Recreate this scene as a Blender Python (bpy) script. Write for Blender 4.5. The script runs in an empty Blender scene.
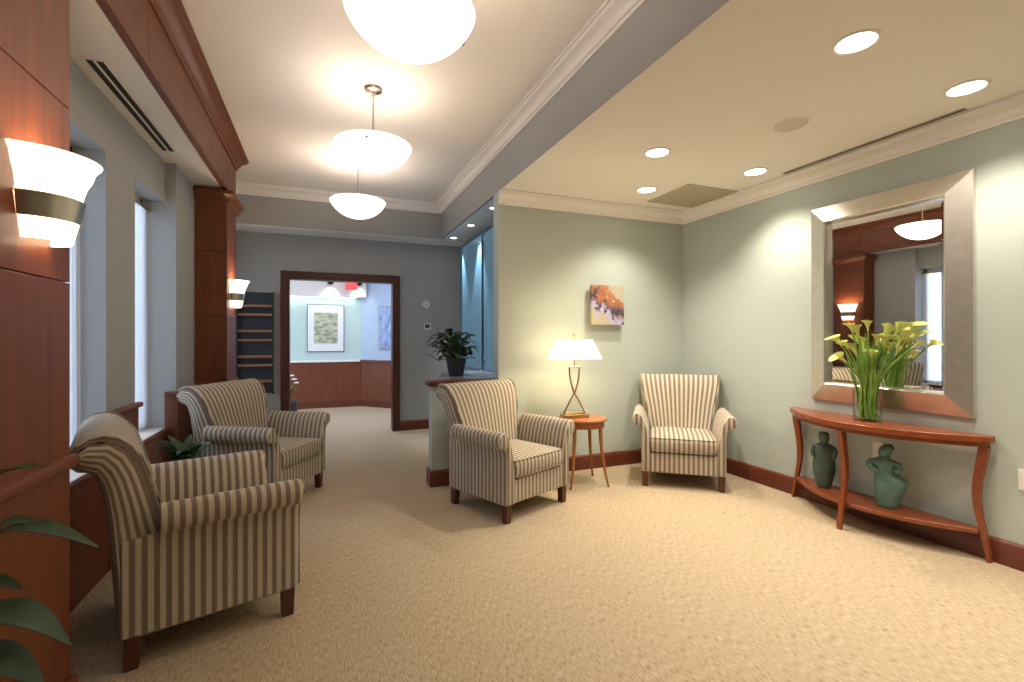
import bpy, math, random
from mathutils import Vector, Matrix
random.seed(7)
R = math.radians
PI = math.pi
S = bpy.context.scene
C = S.collection

# ------------------------------------------------------------------ camera
FPX, HOR, CAMH = 475.0, 337.5, 1.28
YAW = math.atan(190.0 / 475.0)
cam = bpy.data.cameras.new('camera')
cam.sensor_fit = 'HORIZONTAL'
cam.sensor_width = 36.0
cam.lens = 36.0 * FPX / 1024.0
cam.shift_y = (HOR - 341.0) / 1024.0
cam.clip_start = 0.05
camo = bpy.data.objects.new('camera', cam)
camo.location = (0, 0, CAMH)
camo.rotation_euler = (R(90), 0, -YAW)
C.objects.link(camo)
S.camera = camo
sA, cA = math.sin(YAW), math.cos(YAW)


def pix(x, y, depth):
    """point seen at pixel (x, y) at a forward distance"""
    u = (x - 512) / FPX * depth
    v = -(y - HOR) / FPX * depth
    return Vector((sA * depth + cA * u, cA * depth - sA * u, CAMH + v))


# ------------------------------------------------------------------ world, exposure
world = bpy.data.worlds.new('world')
S.world = world
world.use_nodes = True
wn = world.node_tree.nodes
wn['Background'].inputs['Color'].default_value = (0.66, 0.80, 1.0, 1)
wn['Background'].inputs['Strength'].default_value = 3.4
S.view_settings.view_transform = 'Standard'
S.view_settings.look = 'None'
S.view_settings.gamma = 1.0
S.view_settings.use_curve_mapping = False
S.view_settings.exposure = 0.10

WARM = (1.0, 0.90, 0.75)
PEND = (1.0, 0.85, 0.73)

# ------------------------------------------------------------------ materials
MATS = {}


def mat(name, col, rough=0.6, metal=0.0, spec=0.5):
    if name in MATS:
        return MATS[name]
    m = bpy.data.materials.new(name)
    m.use_nodes = True
    b = m.node_tree.nodes['Principled BSDF']
    b.inputs['Base Color'].default_value = (*col, 1)
    b.inputs['Roughness'].default_value = rough
    b.inputs['Metallic'].default_value = metal
    b.inputs['Specular IOR Level'].default_value = spec
    MATS[name] = m
    return m


def nd(m, t, **kw):
    n = m.node_tree.nodes.new(t)
    for k, v in kw.items():
        setattr(n, k, v)
    return n


def lk(m, a, b):
    m.node_tree.links.new(a, b)


def bsdf(m):
    return m.node_tree.nodes['Principled BSDF']


def ramp(m, stops):
    n = nd(m, 'ShaderNodeValToRGB')
    e = n.color_ramp.elements
    while len(e) < len(stops):
        e.new(0.5)
    for i, (p, c) in enumerate(stops):
        e[i].position = p
        e[i].color = (*c, 1)
    return n


def noise_mat(name, c0, c1, scale=(1, 1, 1), nscale=5.0, detail=4.0, rough=0.6, bump=0.0, lo=0.3, hi=0.7, spec=0.5, coords='Object'):
    m = mat(name, c0, rough, 0, spec)
    tc = nd(m, 'ShaderNodeTexCoord')
    mp = nd(m, 'ShaderNodeMapping')
    mp.inputs['Scale'].default_value = scale
    nz = nd(m, 'ShaderNodeTexNoise')
    nz.inputs['Scale'].default_value = nscale
    nz.inputs['Detail'].default_value = detail
    rp = ramp(m, [(lo, c0), (hi, c1)])
    lk(m, tc.outputs[coords], mp.inputs['Vector'])
    lk(m, mp.outputs['Vector'], nz.inputs['Vector'])
    lk(m, nz.outputs['Fac'], rp.inputs['Fac'])
    lk(m, rp.outputs['Color'], bsdf(m).inputs['Base Color'])
    if bump:
        bp = nd(m, 'ShaderNodeBump')
        bp.inputs['Strength'].default_value = bump
        bp.inputs['Distance'].default_value = 0.005
        lk(m, nz.outputs['Fac'], bp.inputs['Height'])
        lk(m, bp.outputs['Normal'], bsdf(m).inputs['Normal'])
    return m


def emit_mat(name, col, strength, mixdiff=None):
    m = mat(name, (0.9, 0.88, 0.82), 0.35)
    b = bsdf(m)
    b.inputs['Emission Color'].default_value = (*col, 1)
    b.inputs['Emission Strength'].default_value = strength
    return m


M_SAGE = noise_mat('paint_sage', (0.45, 0.50, 0.455), (0.47, 0.52, 0.475), nscale=60, rough=0.55, bump=0.03)
M_GREY = noise_mat('paint_grey', (0.36, 0.365, 0.355), (0.38, 0.385, 0.375), nscale=60, rough=0.6, bump=0.03)
M_BLUE = noise_mat('paint_blue', (0.16, 0.32, 0.42), (0.18, 0.34, 0.44), nscale=60, rough=0.5)
M_MINT = noise_mat('paint_mint', (0.52, 0.66, 0.62), (0.54, 0.68, 0.64), nscale=60, rough=0.6)
M_PALEBLUE = noise_mat('paint_pale_blue', (0.42, 0.54, 0.70), (0.44, 0.56, 0.72), nscale=60, rough=0.6)
M_CEIL = noise_mat('paint_ceiling', (0.86, 0.81, 0.75), (0.88, 0.83, 0.77), nscale=80, rough=0.8)
M_TRIM = mat('paint_trim_white', (0.84, 0.80, 0.75), 0.45)


def carpet():
    m = mat('carpet', (0.5, 0.4, 0.27), 0.95, 0, 0.15)
    tc = nd(m, 'ShaderNodeTexCoord')
    mp = nd(m, 'ShaderNodeMapping')
    mp.inputs['Rotation'].default_value = (0, 0, R(-2))
    mp.inputs['Scale'].default_value = (165, 30, 1)
    nz = nd(m, 'ShaderNodeTexNoise')
    nz.inputs['Scale'].default_value = 1.0
    nz.inputs['Detail'].default_value = 1.5
    nz.inputs['Roughness'].default_value = 0.5
    rp = ramp(m, [(0.28, (0.30, 0.222, 0.142)), (0.42, (0.42, 0.327, 0.216)), (0.56, (0.475, 0.375, 0.252)), (0.74, (0.56, 0.45, 0.31))])
    nz2 = nd(m, 'ShaderNodeTexNoise')
    nz2.inputs['Scale'].default_value = 220.0
    bp = nd(m, 'ShaderNodeBump')
    bp.inputs['Strength'].default_value = 0.35
    bp.inputs['Distance'].default_value = 0.004
    add = nd(m, 'ShaderNodeMath', operation='ADD')
    lk(m, tc.outputs['Object'], mp.inputs['Vector'])
    lk(m, mp.outputs['Vector'], nz.inputs['Vector'])
    lk(m, tc.outputs['Object'], nz2.inputs['Vector'])
    lk(m, nz.outputs['Fac'], rp.inputs['Fac'])
    lk(m, rp.outputs['Color'], bsdf(m).inputs['Base Color'])
    lk(m, nz.outputs['Fac'], add.inputs[0])
    lk(m, nz2.outputs['Fac'], add.inputs[1])
    lk(m, add.outputs[0], bp.inputs['Height'])
    lk(m, bp.outputs['Normal'], bsdf(m).inputs['Normal'])
    return m


M_CARPET = carpet()


def wood(name, dark, light, axis='Z', rough=0.32):
    sc = {'Z': (40, 40, 2.5), 'Y': (40, 2.5, 40), 'X': (2.5, 40, 40)}[axis]
    return noise_mat(name, dark, light, scale=sc, nscale=1.0, detail=5, rough=rough, lo=0.25, hi=0.75)


M_CHERRY = wood('cherry_panel', (0.125, 0.030, 0.011), (0.20, 0.055, 0.018), 'Z', .45)
M_CHERRY_Y = wood('cherry_rail', (0.125, 0.032, 0.012), (0.20, 0.057, 0.020), 'Y', .45)
M_CHERRY_X = wood('cherry_rail_x', (0.075, 0.015, 0.007), (0.12, 0.028, 0.011), 'X', .38)
M_CHERRY_SHADED = wood('cherry_shaded', (0.06, 0.014, 0.008), (0.095, 0.024, 0.012), 'Z', .45)  # same cherry as the panels, colour darkened to paint in the doorway shade
M_BASE = wood('baseboard_wood', (0.11, 0.025, 0.011), (0.15, 0.036, 0.015), 'Y', 0.4)
M_CORE = mat('dark_joint', (0.03, 0.008, 0.004), 0.6)
M_TABLE = wood('table_wood', (0.29, 0.10, 0.035), (0.40, 0.15, 0.055), 'Y', 0.25)
M_CONSOLE = wood('console_wood', (0.20, 0.045, 0.014), (0.28, 0.072, 0.022), 'Y', 0.25)
M_DARKLEG = wood('dark_leg_wood', (0.075, 0.020, 0.011), (0.11, 0.031, 0.015), 'Z', 0.35)
M_BRASS = mat('antique_brass', (0.48, 0.36, 0.20), 0.32, 1.0)
M_NICKEL = mat('brushed_nickel', (0.56, 0.50, 0.42), 0.30, 1.0)
M_STEEL = mat('steel', (0.6, 0.6, 0.6), 0.3, 1.0)
M_BLACK = mat('black_slot', (0.008, 0.007, 0.006), 0.7)
M_WHITEPL = mat('white_plastic', (0.75, 0.73, 0.68), 0.4)
M_SCREEN = mat('grey_screen', (0.09, 0.10, 0.10), 0.25)
M_RACK = mat('charcoal_laminate', (0.035, 0.042, 0.055), 0.5)
M_SHELF = wood('shelf_wood', (0.32, 0.15, 0.07), (0.42, 0.20, 0.10), 'X', 0.4)
M_BOWL = emit_mat('pendant_glass', PEND, 3.0)
M_SCONCE = emit_mat('sconce_glass', (1.0, 0.80, 0.55), 3.2)
M_DISC = emit_mat('downlight_lens', (1.0, 0.88, 0.72), 14.0)
M_DISCC = emit_mat('cool_downlight_lens', (0.95, 0.97, 1.0), 14.0)
M_GRILLE = mat('grille_tan', (0.50, 0.44, 0.34), 0.6)
M_MIRROR = mat('mirror_glass', (0.92, 0.93, 0.92), 0.0, 1.0)
M_FRAME = noise_mat('silver_leaf_frame', (0.66, 0.63, 0.58), (0.74, 0.71, 0.66), nscale=18, rough=0.30)
bsdf(M_FRAME).inputs['Metallic'].default_value = 0.9
M_CERAM = noise_mat('green_ceramic', (0.075, 0.15, 0.12), (0.12, 0.22, 0.175), nscale=14, rough=0.5, bump=0.15)
M_CERAMD = noise_mat('dark_ceramic', (0.045, 0.075, 0.06), (0.075, 0.11, 0.085), nscale=14, rough=0.55, bump=0.15)
M_LEAF = noise_mat('leaf_dark', (0.014, 0.045, 0.014), (0.035, 0.085, 0.024), nscale=9, rough=0.55)
M_LEAFB = noise_mat('leaf_mid', (0.02, 0.065, 0.016), (0.05, 0.12, 0.03), nscale=9, rough=0.4)
M_STEM = mat('plant_stem', (0.09, 0.10, 0.03), 0.6)
M_SPRIG = noise_mat('lily_green', (0.13, 0.27, 0.035), (0.24, 0.40, 0.07), nscale=12, rough=0.45)
M_LILY = noise_mat('lily_spathe', (0.55, 0.62, 0.16), (0.70, 0.72, 0.32), nscale=20, rough=0.5)
M_SPADIX = mat('lily_spadix', (0.75, 0.55, 0.08), 0.6)
M_POT = noise_mat('pot_dark', (0.025, 0.025, 0.032), (0.045, 0.045, 0.055), nscale=10, rough=0.45)
M_SOIL = noise_mat('soil', (0.02, 0.014, 0.009), (0.05, 0.035, 0.02), nscale=60, rough=0.95)
M_FLOWERW = mat('white_petal', (0.8, 0.8, 0.75), 0.6)
M_MATW = mat('white_mat_board', (0.82, 0.82, 0.80), 0.7)
M_FRAMEBK = mat('thin_dark_frame', (0.10, 0.09, 0.085), 0.4)
M_LEDGE = mat('stone_ledge', (0.30, 0.30, 0.34), 0.2)


def shade_mat():
    m = bpy.data.materials.new('lamp_shade_fabric')
    m.use_nodes = True
    nt = m.node_tree
    nt.nodes.clear()
    out = nd(m, 'ShaderNodeOutputMaterial')
    tr = nd(m, 'ShaderNodeBsdfTranslucent')
    tr.inputs['Color'].default_value = (0.9, 0.84, 0.70, 1)
    df = nd(m, 'ShaderNodeBsdfDiffuse')
    df.inputs['Color'].default_value = (0.85, 0.80, 0.68, 1)
    mx = nd(m, 'ShaderNodeMixShader')
    mx.inputs[0].default_value = 0.4
    em = nd(m, 'ShaderNodeEmission')
    em.inputs['Color'].default_value = (1.0, 0.86, 0.62, 1)
    em.inputs['Strength'].default_value = 2.5
    ad = nd(m, 'ShaderNodeAddShader')
    lk(m, tr.outputs[0], mx.inputs[1])
    lk(m, df.outputs[0], mx.inputs[2])
    lk(m, mx.outputs[0], ad.inputs[0])
    lk(m, em.outputs[0], ad.inputs[1])
    lk(m, ad.outputs[0], out.inputs[0])
    return m


M_SHADE = shade_mat()


def sheer_mat():
    m = bpy.data.materials.new('sheer_curtain')
    m.use_nodes = True
    m.node_tree.nodes.clear()
    out = nd(m, 'ShaderNodeOutputMaterial')
    tr = nd(m, 'ShaderNodeBsdfTranslucent')
    tr.inputs['Color'].default_value = (0.80, 0.82, 0.86, 1)
    tp = nd(m, 'ShaderNodeBsdfTransparent')
    df = nd(m, 'ShaderNodeBsdfDiffuse')
    df.inputs['Color'].default_value = (0.75, 0.75, 0.78, 1)
    m1 = nd(m, 'ShaderNodeMixShader')
    m1.inputs[0].default_value = 0.35
    m2 = nd(m, 'ShaderNodeMixShader')
    m2.inputs[0].default_value = 0.45
    lk(m, tr.outputs[0], m1.inputs[1])
    lk(m, df.outputs[0], m1.inputs[2])
    lk(m, m1.outputs[0], m2.inputs[1])
    lk(m, tp.outputs[0], m2.inputs[2])
    lk(m, m2.outputs[0], out.inputs[0])
    return m


M_SHEER = sheer_mat()


def glass_mat(name, tint, gl=0.08, tfac=0.0, rough=0.02):
    m = bpy.data.materials.new(name)
    m.use_nodes = True
    m.node_tree.nodes.clear()
    out = nd(m, 'ShaderNodeOutputMaterial')
    tp = nd(m, 'ShaderNodeBsdfTransparent')
    tp.inputs['Color'].default_value = (*tint, 1)
    gs = nd(m, 'ShaderNodeBsdfGlossy')
    gs.inputs['Roughness'].default_value = rough
    mx = nd(m, 'ShaderNodeMixShader')
    fr = nd(m, 'ShaderNodeLayerWeight')
    fr.inputs['Blend'].default_value = 0.18
    fm = nd(m, 'ShaderNodeMath', operation='MULTIPLY')
    fm.inputs[1].default_value = 0.5
    lk(m, fr.outputs['Fresnel'], fm.inputs[0])
    lk(m, fm.outputs[0], mx.inputs[0])
    lk(m, tp.outputs[0], mx.inputs[1])
    lk(m, gs.outputs[0], mx.inputs[2])
    lk(m, mx.outputs[0], out.inputs[0])
    return m


M_GLASS = glass_mat('clear_glass', (0.95, 0.97, 0.96))
M_PANE = glass_mat('window_pane_glass', (0.94, 0.96, 0.98))


def frost_mat():
    m = mat('frosted_blue_glass', (0.20, 0.42, 0.60), 0.3)
    return m


M_FROST = frost_mat()


def stripe_mat(name, mode):
    m = mat(name, (0.4, 0.33, 0.24), 0.8, 0, 0.2)
    bsdf(m).inputs['Sheen Weight'].default_value = 0.15
    if mode == 'attr':
        at = nd(m, 'ShaderNodeAttribute')
        at.attribute_name = 'stripe'
        src = at.outputs['Fac']
    else:
        tc = nd(m, 'ShaderNodeTexCoord')
        sp = nd(m, 'ShaderNodeSeparateXYZ')
        lk(m, tc.outputs['Object'], sp.inputs[0])
        src = sp.outputs[mode]
    mu = nd(m, 'ShaderNodeMath', operation='MULTIPLY')
    mu.inputs[1].default_value = 1.0 / 0.0385
    fr = nd(m, 'ShaderNodeMath', operation='FRACT')
    lk(m, src, mu.inputs[0])
    lk(m, mu.outputs[0], fr.inputs[0])
    cream, taupe = (0.54, 0.475, 0.355), (0.225, 0.172, 0.138)
    rp = ramp(m, [(0.0, taupe), (0.42, taupe), (0.50, cream), (0.92, cream), (1.0, taupe)])
    lk(m, fr.outputs[0], rp.inputs['Fac'])
    tc2 = nd(m, 'ShaderNodeTexCoord')
    nz = nd(m, 'ShaderNodeTexNoise')
    nz.inputs['Scale'].default_value = 260
    lk(m, tc2.outputs['Object'], nz.inputs['Vector'])
    bp = nd(m, 'ShaderNodeBump')
    bp.inputs['Strength'].default_value = 0.25
    bp.inputs['Distance'].default_value = 0.002
    lk(m, nz.outputs['Fac'], bp.inputs['Height'])
    lk(m, bp.outputs['Normal'], bsdf(m).inputs['Normal'])
    lk(m, rp.outputs['Color'], bsdf(m).inputs['Base Color'])
    return m


M_SX = stripe_mat('stripe_across', 'X')
M_SY = stripe_mat('stripe_along', 'Y')
M_SA = stripe_mat('stripe_fan', 'attr')


# ------------------------------------------------------------------ mesh helpers
class MB:
    def __init__(self):
        self.v, self.f, self.a = [], [], []

    def add(self, vs, fs, attr=None):
        o = len(self.v)
        self.v += [tuple(p) for p in vs]
        self.a += attr if attr else [0.0] * len(vs)
        self.f += [tuple(i + o for i in q) for q in fs]
        return self

    def box(self, x0, x1, y0, y1, z0, z1):
        return self.add([(x0, y0, z0), (x1, y0, z0), (x1, y1, z0), (x0, y1, z0), (x0, y0, z1), (x1, y0, z1), (x1, y1, z1), (x0, y1, z1)],
                        [(0, 3, 2, 1), (4, 5, 6, 7), (0, 1, 5, 4), (1, 2, 6, 5), (2, 3, 7, 6), (3, 0, 4, 7)])

    def prism(self, poly, z0, z1):
        n = len(poly)
        vs = [(x, y, z0) for x, y in poly] + [(x, y, z1) for x, y in poly]
        fs = [tuple(range(n - 1, -1, -1)), tuple(range(n, 2 * n))] + [(i, (i + 1) % n, n + (i + 1) % n, n + i) for i in range(n)]
        return self.add(vs, fs)

    def rings(self, rings, close=True, cap0=True, cap1=True):
        n = len(rings[0])
        vs = [p for r in rings for p in r]
        fs = []
        for k in range(len(rings) - 1):
            for i in range(n if close else n - 1):
                j = (i + 1) % n
                fs.append((k * n + i, k * n + j, (k + 1) * n + j, (k + 1) * n + i))
        if cap0:
            fs.append(tuple(range(n - 1, -1, -1)))
        if cap1:
            fs.append(tuple(range((len(rings) - 1) * n, len(rings) * n)))
        return self.add(vs, fs)

    def lathe(self, prof, n=32, c=(0, 0, 0), a0=0, a1=2 * PI, cap0=True, cap1=True):
        full = abs(a1 - a0 - 2 * PI) < 1e-6
        m = n if full else n + 1
        rings = [[(c[0] + r * math.cos(a0 + (a1 - a0) * i / n), c[1] + r * math.sin(a0 + (a1 - a0) * i / n), c[2] + z) for i in range(m)] for r, z in prof]
        return self.rings(rings, close=full, cap0=cap0, cap1=cap1)

    def tube(self, pts, rad, n=8):
        pts = [Vector(p) for p in pts]
        if not hasattr(rad, '__len__'):
            rad = [rad] * len(pts)
        rings = []
        t0 = (pts[1] - pts[0]).normalized()
        u = t0.orthogonal().normalized()
        for i, p in enumerate(pts):
            t = (pts[min(i + 1, len(pts) - 1)] - pts[max(i - 1, 0)]).normalized()
            u = (u - t * u.dot(t)).normalized()
            w = t.cross(u)
            rings.append([p + (u * math.cos(2 * PI * k / n) + w * math.sin(2 * PI * k / n)) * rad[i] for k in range(n)])
        return self.rings(rings)

    def sphere(self, c, r, nu=12, nv=8):
        rx, ry, rz = r if hasattr(r, '__len__') else (r, r, r)
        rings = [[(c[0] + rx * math.sin(PI * j / nv) * math.cos(2 * PI * i / nu), c[1] + ry * math.sin(PI * j / nv) * math.sin(2 * PI * i / nu), c[2] - rz * math.cos(PI * j / nv)) for i in range(nu)] for j in range(1, nv)]
        return self.rings(rings)

    def sweep(self, path, prof, closed=False):
        """path: horizontal polyline [(x,y)], prof: [(out, z)] ; out is to the LEFT of travel. Mitred."""
        n = len(path)
        rings = []
        for i in range(n):
            p = Vector(path[i])
            if closed:
                d0 = (p - Vector(path[i - 1])).normalized()
                d1 = (Vector(path[(i + 1) % n]) - p).normalized()
            else:
                d0 = (p - Vector(path[i - 1])).normalized() if i else None
                d1 = (Vector(path[i + 1]) - p).normalized() if i < n - 1 else None
                d0 = d0 or d1
                d1 = d1 or d0
            n0, n1 = Vector((-d0.y, d0.x)), Vector((-d1.y, d1.x))
            m = (n0 + n1) / (1 + n0.dot(n1))
            rings.append([(p.x + m.x * o, p.y + m.y * o, z) for o, z in prof])
        if closed:
            rings.append(rings[0])
        return self.rings(rings, cap0=not closed, cap1=not closed)


import bmesh


def obj(name, mb, m, parent=None, smooth=40, loc=None, rot=None, bevel=0, seg=2, fixn=True):
    me = bpy.data.meshes.new(name)
    me.from_pydata(mb.v, [], mb.f)
    if fixn:
        bm = bmesh.new()
        bm.from_mesh(me)
        bmesh.ops.recalc_face_normals(bm, faces=bm.faces)
        bm.to_mesh(me)
        bm.free()
    if any(mb.a):
        at = me.attributes.new('stripe', 'FLOAT', 'POINT')
        at.data.foreach_set('value', mb.a)
    me.materials.append(m)
    if smooth:
        for p in me.polygons:
            p.use_smooth = True
        me.set_sharp_from_angle(angle=R(smooth))
    o = bpy.data.objects.new(name, me)
    C.objects.link(o)
    if parent:
        o.parent = parent
    if loc:
        o.location = loc
    if rot:
        o.rotation_euler = rot
    if bevel:
        b = o.modifiers.new('bevel', 'BEVEL')
        b.width = bevel
        b.segments = seg
        b.limit_method = 'ANGLE'
        b.angle_limit = R(40)
    return o


def empty(name, loc=(0, 0, 0), rz=0):
    o = bpy.data.objects.new(name, None)
    o.empty_display_size = 0.1
    o.location = loc
    o.rotation_euler = (0, 0, rz)
    C.objects.link(o)
    return o


def tag(o, label, cat, group=None):
    o['label'] = label
    o['category'] = cat
    if group:
        o['group'] = group
    return o


def struct(o, label=None):
    o['kind'] = 'structure'
    if label:
        o['label'] = label
    return o


def sbox(name, x0, x1, y0, y1, z0, z1, m, parent=None, bevel=0):
    o = obj(name, MB().box(x0, x1, y0, y1, z0, z1), m, parent, smooth=0, bevel=bevel)
    if not parent:
        o['kind'] = 'structure'
    return o


def copy_tree(o, parent=None):
    c = o.copy()
    C.objects.link(c)
    c.parent = parent
    for ch in o.children:
        copy_tree(ch, c)
    return c


def light(name, kind, loc, energy, col, parent=None, **kw):
    l = bpy.data.lights.new(name, kind)
    l.energy = energy
    l.color = col
    for k, v in kw.items():
        setattr(l, k, v)
    o = bpy.data.objects.new(name, l)
    o.location = loc
    C.objects.link(o)
    if parent:
        o.parent = parent
    return o


# ------------------------------------------------------------------ dimensions (metres)
XR, YB, XB, YF, YH = 3.575, 4.03, 1.48, 6.64, 6.25     # right wall, back wall, beam face, far wall, tray header
XW, XC = -1.10, -0.785                                    # window wall, column face
ZC, ZT = 2.60, 3.05                                      # lower ceiling, tray ceiling
YN = -2.6                                                # wall behind the camera
XN = 1.85                                                # niche wall

# ------------------------------------------------------------------ shell
struct(obj('floor', MB().box(-3.2, 4.0, YN - .2, 10.0, -0.1, 0), M_CARPET, smooth=0), 'beige flecked loop carpet')
sbox('wall_right', XR, XR + .15, YN, YB, 0, ZC, M_SAGE)
sbox('wall_back', XB, XR + .15, YB, YB + .135, 0, ZC, M_SAGE)
sbox('wall_behind_camera', -1.3, XR + .15, YN - .15, YN, 0, ZT, M_SAGE)
sbox('ceiling', XB + .002, XR, YN, YB, ZC, ZC + .1, M_CEIL)
sbox('ceiling_tray', XW, XB, YN, YH, ZT, ZT + .1, M_CEIL)
sbox('wall_beam', XB, XB + .03, YN, YH, ZC + .001, ZT + .1, M_GREY)
sbox('wall_header', -1.3, XN, YH, YF + .12, ZC, ZT + .1, M_GREY)
sbox('ceiling_niche', XB + .031, XN + .1, YB + .136, YH, ZC, ZC + .1, M_CEIL)
sbox('ceiling_strip', -1.1, XN, YH + .01, YF, ZC - .012, ZC - .002, M_TRIM)
sbox('ceiling_window_bay', XW, XC - .02, YN, 5.34, ZC, ZC + .03, M_CEIL)
sbox('wall_niche', XN, XN + .1, YB + .136, YF, 0, ZC, M_BLUE)
# far wall with the doorway
DX0, DX1, DZ = -0.395, 0.905, 2.035
for k, (a, b, z0, z1) in enumerate([(-1.3, DX0, 0, ZC), (DX1, XN + .1, 0, ZC), (DX0, DX1, DZ, ZC)]):
    sbox('wall_far', a, b, YF, YF + .12, z0, z1, M_GREY)
# stub wall in line with the back wall
sbox('wall_stub', 0.875, XB, YB + .005, YB + .13, 0, .86, M_SAGE)

# left window wall: openings (y0, y1)
WZ0, WZ1 = 0.60, 2.30
WINS = [(2.60, 3.245), (3.68, 4.30), (5.62, 6.36)]
edges = [YN, 2.60, 3.245, 3.68, 4.30, 5.62, 6.36, YF]
for k in range(0, len(edges), 2):
    top = ZT if k >= 4 else ZC
    sbox('wall_left', XW - .2, XW, edges[k], edges[k + 1], 0, ZT, M_GREY)
for (a, b) in WINS:
    sbox('wall_left', XW - .2, XW, a, b, WZ1, ZT, M_GREY)
    sbox('wall_left', XW - .2, XW, a, b, 0, WZ0 - .02, M_GREY)
sbox('wall_left', XW, -1.03, 4.30, 4.86, .86, ZC, M_GREY)

# windows with frame, pane and sill
for k, (a, b) in enumerate(WINS):
    w = empty('window_%d' % (k + 1), (XW - .165, (a + b) / 2, WZ0))
    w['kind'] = 'structure'
    hw, hh = (b - a) / 2, WZ1 - WZ0
    fr = MB()
    for z in (0, hh - .05):
        fr.box(-.02, .02, -hw, hw, z, z + .05)
    for y in (-hw, hw - .04):
        fr.box(-.02, .02, y, y + .04, 0, hh)
    obj('window_frame', fr, M_TRIM, w, smooth=0)
    obj('window_pane', MB().box(-.004, .004, -hw + .04, hw - .04, .05, hh - .05), M_PANE, w, smooth=0)
    obj('window_sill', MB().box(.02, .165, -hw, hw, -.02, .0), M_TRIM, w, smooth=0)

# wood wainscot on the left wall: pier boxes with caps and low panels below the sills
wn_ = empty('trim_wainscot', (0, 0, 0))
wn_['kind'] = 'structure'
for (a, b, z) in [(2.06, 2.60, .84), (3.245, 3.68, .84), (4.285, 4.855, .84), (2.60, 3.245, .57), (3.68, 4.285, .57), (5.36, 6.63, .57)]:
    hi = z > .8
    x1 = (-1.018 if a > 4 else -1.08) if hi else -1.085
    obj('wood_panel', MB().box(XW + .001, x1, a + .002, b - .002, 0, z), M_CHERRY, wn_, smooth=0)
    obj('wood_cap', MB().box(XW + .001, x1 + (.022 if hi else .012), a - (.02 if hi and a > 3 else 0), b + (.02 if hi and a < 4 else 0), z, z + .032), M_CHERRY_Y, wn_, bevel=.012, seg=3)

# columns
def column(y0, y1, lab):
    c = empty('trim_column', (0, 0, 0))
    c['kind'] = 'structure'
    c['label'] = lab
    obj('core', MB().box(XW + .001, XC - .012, y0 + .012, y1 - .012, 0, ZC), M_CORE, c, smooth=0)
    zs = [.15, .865, 1.463, 2.043, ZC]
    for i in range(4):
        za, zb = zs[i] + .002, zs[i + 1] - .002
        obj('wood_panel', MB().box(XC - .012, XC, y0, y1, za, zb), M_CHERRY, c, smooth=0, bevel=.0015, seg=1)
        obj('wood_panel', MB().box(XW + .002, XC - .0125, y0, y0 + .0118, za, zb), M_CHERRY, c, smooth=0)
        obj('wood_panel', MB().box(XW + .002, XC - .0125, y1 - .0118, y1, za, zb), M_CHERRY, c, smooth=0)
    path = [(XW + .04, y0), (XC, y0), (XC, y1), (XW + .04, y1)]
    # 'left of travel' must point outwards -> travel the other way round
    path = path[::-1]
    obj('rail', MB().sweep(path, [(0, .845), (.014, .848), (.02, .86), (.02, .875), (.014, .887), (0, .89)]), M_CHERRY_Y, c)
    obj('plinth', MB().sweep(path, [(0, 0), (.016, 0), (.016, .125), (.010, .145), (0, .15)]), M_CHERRY_Y, c)
    obj('capital', MB().sweep(path, [(0, 2.47), (.012, 2.472), (.018, 2.49), (.05, 2.54), (.06, 2.545), (.06, 2.575), (.012, 2.578), (.012, 2.598), (0, 2.598)]), M_CHERRY_Y, c)
    return c


column(1.545, 2.03, 'cherry panelled column in the left foreground')
column(4.865, 5.34, 'cherry panelled column between window and far wall')

# wood beam along the tops of the columns
bm_ = empty('trim_wood_beam', (0, 0, 0))
bm_['kind'] = 'structure'
obj('core', MB().box(XC - .09, XC - .014, YN, 5.33, ZC + .032, ZT - .002), M_CORE, bm_, smooth=0)
ys = [YN] + [2.107 + .7035 * k for k in range(-6, 5)] + [5.34]
for a, b in zip(ys[:-1], ys[1:]):
    if b - a > .1:
        obj('wood_panel', MB().box(XC - .014, XC, a + .002, b - .002, ZC + .025, 2.935), M_CHERRY_Y, bm_, smooth=0, bevel=.0015, seg=1)
obj('end_panel', MB().box(XC - .3, XC - .016, 5.331, 5.34, ZC + .0, 2.935), M_CHERRY, bm_, smooth=0)
obj('bead', MB().box(XC - .04, XC + .003, YN, 5.343, ZC - .004, ZC + .022), M_CHERRY_Y, bm_, bevel=.006)
obj('cornice', MB().sweep([(XC - .29, 5.34), (XC, 5.34), (XC, YN)], [(0, 2.92), (.012, 2.92), (.016, 2.945), (.03, 2.955), (.045, 2.985), (.075, 3.01), (.085, 3.015), (.085, 3.03), (.10, 3.035), (.10, 3.049), (0, 3.049)]), M_CHERRY_Y, bm_)

# white crown mouldings
CR = [(0, -.115), (.010, -.115), (.014, -.098), (.024, -.094), (.032, -.07), (.055, -.045), (.078, -.034), (.084, -.02), (.098, -.016), (.098, -.001), (0, -.001)]


def crown(name, path, ztop, m=None, s=1.0):
    o = obj(name, MB().sweep(path, [(a * s, ztop + b * s) for a, b in CR]), m or M_TRIM)
    o['kind'] = 'structure'
    return o


crown('trim_1', [(XB, YB), (XR, YB)][::-1] if False else [(XR, YN), (XR, YB), (XB + .0, YB)], ZC)
crown('trim_2', [(XB, YN), (XB, YH), (XW, YH)], ZT)

# baseboards
BP = [(0, 0), (.02, 0), (.02, .118), (.014, .132), (.006, .14), (0, .14)]


def base(name, path):
    o = obj(name, MB().sweep(path, BP), M_BASE)
    o['kind'] = 'structure'
    return o


base('baseboard_right', [(XR, YN), (XR, YB), (XB, YB)])
base('baseboard_stub', [(XB, YB + .005), (.875, YB + .005), (.875, YB + .13), (1.2, YB + .13)])
base('baseboard_far', [(XN, YF), (.992, YF)])
base('baseboard_far_left', [(-.485, YF), (-1.05, YF)])

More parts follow.
